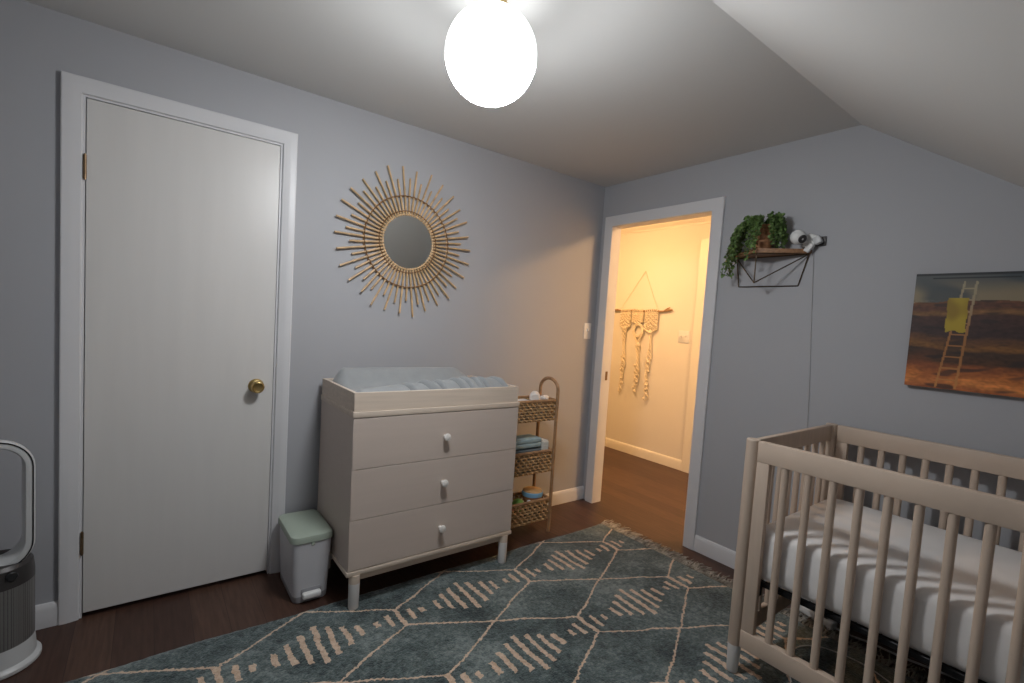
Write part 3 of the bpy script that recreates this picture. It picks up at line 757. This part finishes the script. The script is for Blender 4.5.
for x in (sx0, sx1):
    for y in (sy0 + .02, sy1 - .02): box(b, x - .018, x + .018, y - .012, y + .012, sz - .06, sz - .02, .002, 1)
obj('mattress_support', b, BLACKM, t, label='black sprung metal mattress support')

def mattress():
    b = BM(); x0, x1, y0, y1, z0, z1 = CX0 + .040, CX1 - .044, CY0 + .035, CY1 - .024, .396, .594
    loops = []; w, d = x1 - x0, y1 - y0; cx, cy = (x0 + x1) / 2, (y0 + y1) / 2
    def lp(ins, z, r): return [(x, y, z) for x, y in rrect(cx, cy, w - 2 * ins, d - 2 * ins, r, 10)]
    loops = [lp(.020, z0, .05), lp(.006, z0 + .008, .055), lp(.001, z0 + .025, .06), lp(-.003, z0 + .07, .065), lp(-.003, z0 + .11, .065), lp(-.002, z1 - .040, .06), lp(.001, z1 - .020, .057), lp(.008, z1 - .008, .052), lp(.020, z1 - .001, .05), lp(.08, z1 + .004, .05), lp(.2, z1 + .007, .04)]
    loft(b, loops); return b
tag(obj('crib_mattress', mattress(), SHEET, ang=60), 'white fitted sheet crib mattress inside the wooden crib', 'mattress')

# cords and adapter under the crib
def cable(name, label, pts, r, m=CABLEW, parent=None):
    q = []
    P = [Vector(p) for p in pts]
    for i in range(len(P) - 1):
        p0, p1, p2, p3 = P[max(i - 1, 0)], P[i], P[i + 1], P[min(i + 2, len(P) - 1)]
        for k in range(8):
            s = k / 8; q.append(.5 * ((2 * p1) + (p2 - p0) * s + (2 * p0 - 5 * p1 + 4 * p2 - p3) * s * s + (3 * p1 - p0 - 3 * p2 + p3) * s ** 3))
    q.append(P[-1]); b = BM(); tube(b, q, r, 8); o = obj(name, b, m, parent)
    if label: tag(o, label, 'cable')
    return o
t = thing('power_strip', 'white elongated power strip on the floor under the crib', 'power strip', (-.13, -1.66, 0))
b = BM(); M_ = Matrix.Translation((-.13, -1.665, .024)) @ Matrix.Rotation(math.radians(72), 4, 'Z')
box(b, -.095, .095, -.026, .026, -.022, .018, .010, 4, M_); obj('housing', b, PLASTIC, t)
for k in range(3):
    b = BM(); box(b, -.065 + k * .05, -.035 + k * .05, -.014, .014, .017, .0195, .002, 2, M_); obj('socket', b, BLACKP, t)
cable('power_cable', 'white cord running from the power strip along the wall under the crib', [(-.155, -1.757, .018), (-.15, -1.80, .010), (-.12, -1.88, .006), (-.11, -2.0, .006), (-.07, -2.2, .006), (-.05, -2.5, .006)], .0045)
cable('thin_cable', 'thin pale cord curving over the rug under the crib', [(-.70, -1.80, .014), (-.58, -1.74, .014), (-.46, -1.72, .014), (-.36, -1.78, .014), (-.33, -1.93, .014), (-.40, -2.10, .014)], .0026)

# ---------------------------------------------------------------- corner-point wall shelf
A_, B_, C_ = (0, -1.052, 1.757), (0, -1.432, 1.757), (-.152, -1.238, 1.757)
t = thing('wall_shelf', 'small wooden shelf on a bronze wire frame, on the wall right of the doorway', 'shelf', (0, -1.24, 1.74))
bm = BM(); prism(bm, [(-.001, -1.045), (-.001, -1.440), (-.020, -1.440), (-.156, -1.250), (-.156, -1.226), (-.020, -1.045)], 'z', 1.743, 1.765)
bmesh.ops.bevel(bm, geom=bm.edges[:], offset=.002, segments=2, affect='EDGES'); obj('plank', bm, SHELFW, t)
V0 = (-.152, -1.238, 1.588); W0, W1 = (-.004, -1.079, 1.583), (-.004, -1.391, 1.583)
TA, TB_, TC = (-.006, -1.056, 1.741), (-.006, -1.430, 1.741), (-.152, -1.238, 1.741)
for nm, p, q in (('wall_bar', W0, W1), ('upright', W0, TA), ('upright', W1, TB_), ('upright', V0, TC), ('diagonal', V0, TA), ('diagonal', V0, TB_), ('edge_wire', TA, TC), ('edge_wire', TC, TB_), ('edge_wire', TA, TB_)):
    b = BM(); tube(b, [p, q], .0032, 8); obj('wire_' + nm if not nm.endswith('wire') else nm, b, WIRE, t)

# trailing plant
PXc, PYc = -.070, -1.222
t = thing('trailing_plant', 'leafy trailing green plant in a brown pot on the wall shelf', 'plant', (PXc, PYc, 1.765))
bm = BM(); lathe(bm, [(0, 1.7655), (.040, 1.7655), (.043, 1.768), (.051, 1.83), (.056, 1.885), (.058, 1.888), (.058, 1.894), (.052, 1.894), (.050, 1.885)], 36, Matrix.Translation((PXc, PYc, 0)), cap=False)
obj('pot', bm, POTM, t, label='reddish brown pot')
bm = BM(); lathe(bm, [(0, 1.880), (.050, 1.880)], 24, Matrix.Translation((PXc, PYc, 0)), cap=False); obj('soil', bm, SOIL, t)
fol, stm = BM(), BM(); rnd = random.Random(21)
def leaf(b, p, dirv, size):
    d = dirv.normalized(); s = d.cross(Vector((rnd.uniform(-1, 1), rnd.uniform(-1, 1), rnd.uniform(-.2, 1)))).normalized(); nrm = d.cross(s)
    sh = [(0, 0), (.3, .42), (.65, .40), (1, 0), (.65, -.40), (.3, -.42)]
    L_ = [b.verts.new(p + d * size * a + s * size * c + nrm * size * .25 * abs(c)) for a, c in sh]
    mid = b.verts.new(p + d * size * .5 - nrm * size * .06)
    for k in range(6): b.faces.new((L_[k], L_[(k + 1) % 6], mid))
def vine(a, out, drop, n, y_bias=0, up=.05):
    p0 = Vector((PXc + .03 * math.cos(a), PYc + .03 * math.sin(a), 1.885)); pts = []
    for k in range(n + 1):
        s = k / n
        r = out * min(1, s * 2.2) ** .8
        z = 1.885 + up * math.sin(min(1, s * 2.6) * PI / 2) - drop * max(0, s - .22) ** 1.15
        q = Vector((p0.x + r * math.cos(a) + rnd.uniform(-.006, .006), p0.y + r * math.sin(a) + y_bias * s + rnd.uniform(-.006, .006), z))
        q.x = min(q.x, -.006); pts.append(q)
    tube(stm, pts, .0014, 4)
    for i in range(1, len(pts)):
        dd = (pts[i] - pts[i - 1])
        for m_ in range(5):
            q = pts[i - 1].lerp(pts[i], rnd.random())
            dv = Vector((rnd.uniform(-1, 1), rnd.uniform(-1, 1), rnd.uniform(-.7, .9))) + dd.normalized() * .4
            if q.x > -.02: dv.x = -abs(dv.x)
            leaf(fol, q, dv, rnd.uniform(.011, .019))
for k in range(20): vine(rnd.uniform(1.2, 3.6), rnd.uniform(.05, .09), rnd.uniform(.10, .30), 11, rnd.uniform(.02, .07), rnd.uniform(.02, .05))     # left cascade
for k in range(8): vine(rnd.uniform(1.3, 2.4), rnd.uniform(.06, .085), rnd.uniform(.30, .38), 14, rnd.uniform(.055, .085), rnd.uniform(.01, .04))
for k in range(14): vine(rnd.uniform(3.9, 5.0), rnd.uniform(.045, .07), rnd.uniform(.10, .24), 11, rnd.uniform(-.035, 0), rnd.uniform(.03, .075))  # right side
for k in range(3): vine(rnd.uniform(4.2, 4.7), .055, rnd.uniform(.20, .27), 12, -.01, .05)
for k in range(26): vine(rnd.uniform(0, 2 * PI), rnd.uniform(.015, .055), rnd.uniform(.0, .10), 7, rnd.uniform(-.02, .02), rnd.uniform(.03, .06))       # crown
obj('stems', stm, STEM, t); obj('foliage', fol, LEAF, t, 180, 'small round green leaves')

# ---------------------------------------------------------------- wall camera
t = thing('baby_monitor', 'white ball shaped camera on a wall bracket beside the shelf plant', 'camera', (0, -1.46, 1.80))
hc = Vector((-.085, -1.404, 1.816))
b = BM(); bmesh.ops.create_uvsphere(b, u_segments=32, v_segments=20, radius=.036, matrix=Matrix.Translation(hc)); obj('head', b, PLASTIC, t, 180)
ld = Vector((-.42, -.80, -.42)).normalized(); q = ld.to_track_quat('Z', 'Y').to_matrix().to_4x4()
b = BM(); lathe(b, [(.0195, .0285), (.021, .035), (.018, .038), (.010, .036), (0, .035)], 28, Matrix.Translation(hc) @ q); obj('lens', b, FAND, t, label='dark camera lens ring')
b = BM(); tube(b, [hc + Vector((.02, -.008, -.018)), (-.052, -1.425, 1.792), (-.032, -1.436, 1.790)], .010, 12); obj('neck', b, PLASTIC, t)
b = BM(); box(b, -.034, -.008, -.026, .026, -.036, .036, .008, 3, Matrix.Translation((-.006, -1.440, 1.800)) @ Matrix.Rotation(.35, 4, 'X')); obj('bracket', b, PLASTIC, t)
b = BM(); box(b, -.040, -.012, -.018, .018, -.020, .020, .006, 3, Matrix.Translation((-.004, -1.472, 1.803)) @ Matrix.Rotation(-.5, 4, 'X')); obj('clamp_block', b, FANW, t)
b = BM(); box(b, -.008, -.0005, -1.502, -1.452, 1.778, 1.824, .003, 2); obj('wall_plate', b, FAND, t, label='grey wall plate')
b = BM(); box(b, -.030, -.012, -.014, .014, -.024, .024, .005, 3, Matrix.Translation((-.018, -1.440, 1.768)) @ Matrix.Rotation(.6, 4, 'X')); obj('hinge_arm', b, PLASTIC, t)
for dx in (0,):
    cable('cord', None, [(-.010, -1.448 - dx * .3, 1.765), (-.004, -1.452 - dx, 1.70), (-.003, -1.470 - dx, 1.40), (-.003, -1.490 - dx, 1.10), (-.003, -1.503 - dx, .80), (-.003, -1.505 - dx, .40)], .0019, mat('grey_cord', (.44, .445, .46), .5), t)

# ---------------------------------------------------------------- wall picture (plain desert landscape with a ladder)
QY0, QY1, QZ0, QZ1 = -1.875, -2.585, 1.143, 1.620
def lerp3(a, b, s): return tuple(a[i] + (b[i] - a[i]) * s for i in range(3))
def sstep(a, b, x):
    s = min(1, max(0, (x - a) / (b - a))); return s * s * (3 - 2 * s)
def paint(u, v):
    """u right 0..1.49 (in heights), v down 0..1"""
    n = lambda f, s=0, g=1: noise.noise(Vector((u * f, v * f * g, s)))
    sky = lerp3((.10, .115, .12), (.30, .245, .16), sstep(.0, .19, v + .05 * n(3, 1)))
    cl = sstep(.05, .5, n(2.2, 4, 2.2)); sky = lerp3(sky, (.05, .075, .095), cl * .8)
    c = sky
    hz = .235 + .012 * n(5, 9)
    if v > hz:
        w = v + .045 * n(2.6, 2) + .012 * n(9, 3)
        bands = [(.235, (.20, .085, .035)), (.30, (.13, .050, .028)), (.345, (.26, .13, .045)), (.37, (.085, .037, .028)), (.52, (.06, .03, .028)), (.56, (.14, .062, .028)), (.64, (.25, .115, .03)), (.67, (.07, .035, .02)), (.76, (.10, .042, .018)), (.80, (.26, .085, .025)), (.88, (.42, .145, .035)), (.95, (.52, .20, .055)), (1.0, (.30, .10, .03)), (1.2, (.30, .10, .03))]
        for (a, ca), (b_, cb) in zip(bands, bands[1:]):
            if a <= w < b_: c = lerp3(ca, cb, sstep(0, 1, (w - a) / (b_ - a))); break
        k = 1 + .35 * n(12, 6, 3) + .35 * n(34, 7, 2)
        c = tuple(max(0, x * k) for x in c)
        # warm mesas and dark scrub
        m1 = sstep(.05, .35, n(3.1, 15, 2.4)); c = lerp3(c, (.23, .07, .025), m1 * .45 * sstep(.6, .8, v))
        m2 = sstep(.25, .45, n(5, 18, 4)); c = lerp3(c, (.03, .02, .02), m2 * .7)
    # ladder
    def seg(x0, y0, x1, y1, r):
        dx, dy = x1 - x0, y1 - y0; s = max(0, min(1, ((u - x0) * dx + (v - y0) * dy) / (dx * dx + dy * dy)))
        return math.hypot(u - x0 - s * dx, v - y0 - s * dy) < r
    lad = lerp3((.42, .36, .24), (.42, .19, .06), sstep(.1, .6, v))
    L0, L1, R0, R1 = (.330, .08), (.215, .985), (.405, .08), (.345, .985)
    on = seg(*L0, *L1, .0075) or seg(*R0, *R1, .0085)
    for k in range(9):
        s = .06 + k * .108
        on = on or seg(L0[0] + (L1[0] - L0[0]) * s, L0[1] + (L1[1] - L0[1]) * s, R0[0] + (R1[0] - R0[0]) * s, R0[1] + (R1[1] - R0[1]) * s, .0065)
    if on: c = lad
    cu, hw = .300 + .004 * math.sin(v * 40), .066
    if .215 < v < .50 + .01 * math.sin(u * 60) and abs(u - cu) < hw: c = lerp3((.50, .37, .035), (.33, .22, .02), sstep(-.2, .5, n(9, 31, .6)))
    if v < .018 or (.035 < v < .05 and .12 < u < .66): c = (.02, .025, .03)
    k2 = .92 + .45 * sstep(.72, .95, v); return tuple(k2 * x ** 1.12 for x in c)
def picture():
    b = BM(); asp = (QY0 - QY1) / (QZ1 - QZ0); nu, nv = 260, 176
    lay = b.loops.layers.float_color.new('paint')
    gr = [[b.verts.new((-.031, QY0 + (QY1 - QY0) * i / nu, QZ1 + (QZ0 - QZ1) * j / nv)) for j in range(nv + 1)] for i in range(nu + 1)]
    cc = [[(*paint(asp * i / nu, j / nv), 1) for j in range(nv + 1)] for i in range(nu + 1)]
    for i in range(nu):
        for j in range(nv):
            f_ = b.faces.new((gr[i][j], gr[i][j + 1], gr[i + 1][j + 1], gr[i + 1][j]))
            for lp, (a, c) in zip(f_.loops, ((i, j), (i, j + 1), (i + 1, j + 1), (i + 1, j))): lp[lay] = cc[a][c]
    return b
m, nt, bs = new_mat('printed_canvas'); at = nt.nodes.new('ShaderNodeVertexColor'); at.layer_name = 'paint'
nt.links.new(at.outputs['Color'], bs.inputs['Base Color']); bs.inputs['Roughness'].default_value = .55
t = thing('wall_picture', 'wide orange and brown desert landscape canvas with a ladder, on wall above the crib', 'picture', (0, (QY0 + QY1) / 2, (QZ0 + QZ1) / 2))
o = obj('printed_face', picture(), m, t, 180, 'desert landscape with a ladder')
b = BM(); box(b, -.0305, -.001, QY1, QY0, QZ0, QZ1, .001, 1); obj('stretcher', b, mat('canvas_edge', (.07, .035, .025), .7, var=.4, scale=12), t)

# ---------------------------------------------------------------- macrame hanging in the hall
MXX = HX - .020
t = thing('macrame_hanging', 'cream knotted macrame on a driftwood branch, on the hallway wall', 'wall hanging', (HX, .67, 1.5))
b = BM(); tube(b, [(MXX, 1.04 - .735 * k / 16, 1.495 + .014 * k / 16 + .008 * math.sin(k * 1.3)) for k in range(17)], [.010 + .003 * math.sin(k * 2.2) for k in range(17)], 9); tube(b, [(MXX, .40, 1.505), (MXX - .01, .35, 1.53), (MXX - .012, .325, 1.537)], .006, 7)
obj('branch', b, BRANCH, t, label='brown driftwood branch')
b = BM(); tube(b, [(MXX, .95, 1.505), (MXX + .012, .665, 1.908)], .0030, 6); tube(b, [(MXX, .47, 1.505), (MXX + .012, .665, 1.908)], .0030, 6); obj('hanging_cord', b, ROPE, t)
def panel(ya, yb, zt, zb, point):
    b = BM(); n = 7; w = (ya - yb)
    for k in range(n):
        yc = ya - w * (k + .5) / n
        tube(b, [(MXX + .011 * math.cos(a), yc + .002 * math.sin(2 * a), 1.502 + .013 * math.sin(a)) for a in [2 * PI * q / 10 for q in range(10)]], .0055, 6, True)
        bot = zb - point * (1 - abs(2 * (k + .5) / n - 1))
        m_ = 16
        for ph in (0, PI):
            tube(b, [(MXX - .004 + .004 * math.cos(s * PI + ph), yc + w / n * .75 * math.sin(s * PI * .5 + ph), zt - .012 - (zt - .012 - bot) * s / m_) for s in range(m_ + 1)], .0055, 5)
        for r_ in range(4):
            zz = zt - .04 - (zt - .04 - bot) * (r_ + .5 * (k % 2)) / 4
            bmesh.ops.create_uvsphere(b, u_segments=8, v_segments=6, radius=.0105, matrix=Matrix.Translation((MXX - .009, yc, zz)))
    tube(b, [(MXX - .006, ya - w * s / 12, zb - point * (1 - abs(2 * s / 12 - 1)) - .004) for s in range(13)], .009, 7)
    return b
obj('knotted_panel', panel(.932, .800, 1.50, 1.345, .035), ROPE, t)
obj('knotted_panel', panel(.778, .640, 1.50, 1.395, .02), ROPE, t)
obj('knotted_panel', panel(.618, .462, 1.50, 1.325, .04), ROPE, t)
b = BM()
for q in (0, .011): tube(b, [(MXX - .006, (.690) + (.062 - q) * math.cos(a), 1.300 + (.068 - q) * math.sin(a)) for a in [2 * PI * k / 26 for k in range(26)]], .0085, 7, True)
tube(b, [(MXX - .006, .758, 1.28), (MXX - .006, .708, 1.20), (MXX - .006, .690, 1.17)], .009, 7); tube(b, [(MXX - .006, .623, 1.28), (MXX - .006, .668, 1.20), (MXX - .006, .690, 1.17)], .009, 7)
obj('loop_knot', b, ROPE, t)
def tail(yc, z0, z1, seed):
    b = BM(); rnd = random.Random(seed); n = int((z0 - z1) / .012)
    bmesh.ops.create_uvsphere(b, u_segments=12, v_segments=8, radius=.021, matrix=Matrix.Translation((MXX - .006, yc, z0)) @ Matrix.Diagonal((.8, 1, 1.2, 1)))
    for ph in range(3):
        amp = .019
        tube(b, [(MXX - .004 + .006 * math.cos(k * .55 + ph * 2.1), yc + amp * (1 + .5 * math.sin(k * .21 + seed)) * math.sin(k * .55 + ph * 2.1) + .010 * math.sin(k * .13 + seed), z0 - k * .012 * (1 - .03 * ph)) for k in range(n)], [.0064 * (1 if k < n - 8 else .6) for k in range(n)], 5)
    for k in range(9):
        zz = z0 - (z0 - z1) * (.42 + .52 * k / 8); bmesh.ops.create_uvsphere(b, u_segments=8, v_segments=6, radius=rnd.uniform(.009, .016), matrix=Matrix.Translation((MXX - .010, yc + rnd.uniform(-.02, .02), zz)))
    return b
obj('tail', tail(.862, 1.312, .600, 1), ROPE, t); obj('tail', tail(.672, 1.150, .640, 2), ROPE, t); obj('tail', tail(.535, 1.288, .570, 3), ROPE, t)

# ---------------------------------------------------------------- camera
cam = bpy.data.cameras.new('camera'); co = bpy.data.objects.new('camera', cam); COL.objects.link(co); S.camera = co
yaw, pit, rl, F = .6482, -.0621, .0636, 481.57
f_ = Vector((math.cos(pit) * math.sin(yaw), math.cos(pit) * math.cos(yaw), math.sin(pit)))
r_ = Vector((math.cos(yaw), -math.sin(yaw), 0)); u_ = r_.cross(f_)
c, s = math.cos(rl), math.sin(rl); R2 = r_ * c + u_ * s; U2 = -r_ * s + u_ * c
M = Matrix((R2, U2, -f_)).transposed().to_4x4(); M.translation = (-2.6578, -2.5069, 1.3081)
co.matrix_world = M
cam.sensor_width = 36; cam.lens = F / 1024 * 36; cam.shift_y = 9.95 / 1024; cam.clip_start = .02

# ---------------------------------------------------------------- world and view
w = bpy.data.worlds.new('world'); S.world = w; w.use_nodes = True
w.node_tree.nodes['Background'].inputs['Color'].default_value = (.02, .02, .025, 1)
vs = S.view_settings; vs.view_transform = 'Standard'; vs.look = 'None'; vs.exposure = 0; vs.gamma = 1; vs.use_curve_mapping = False
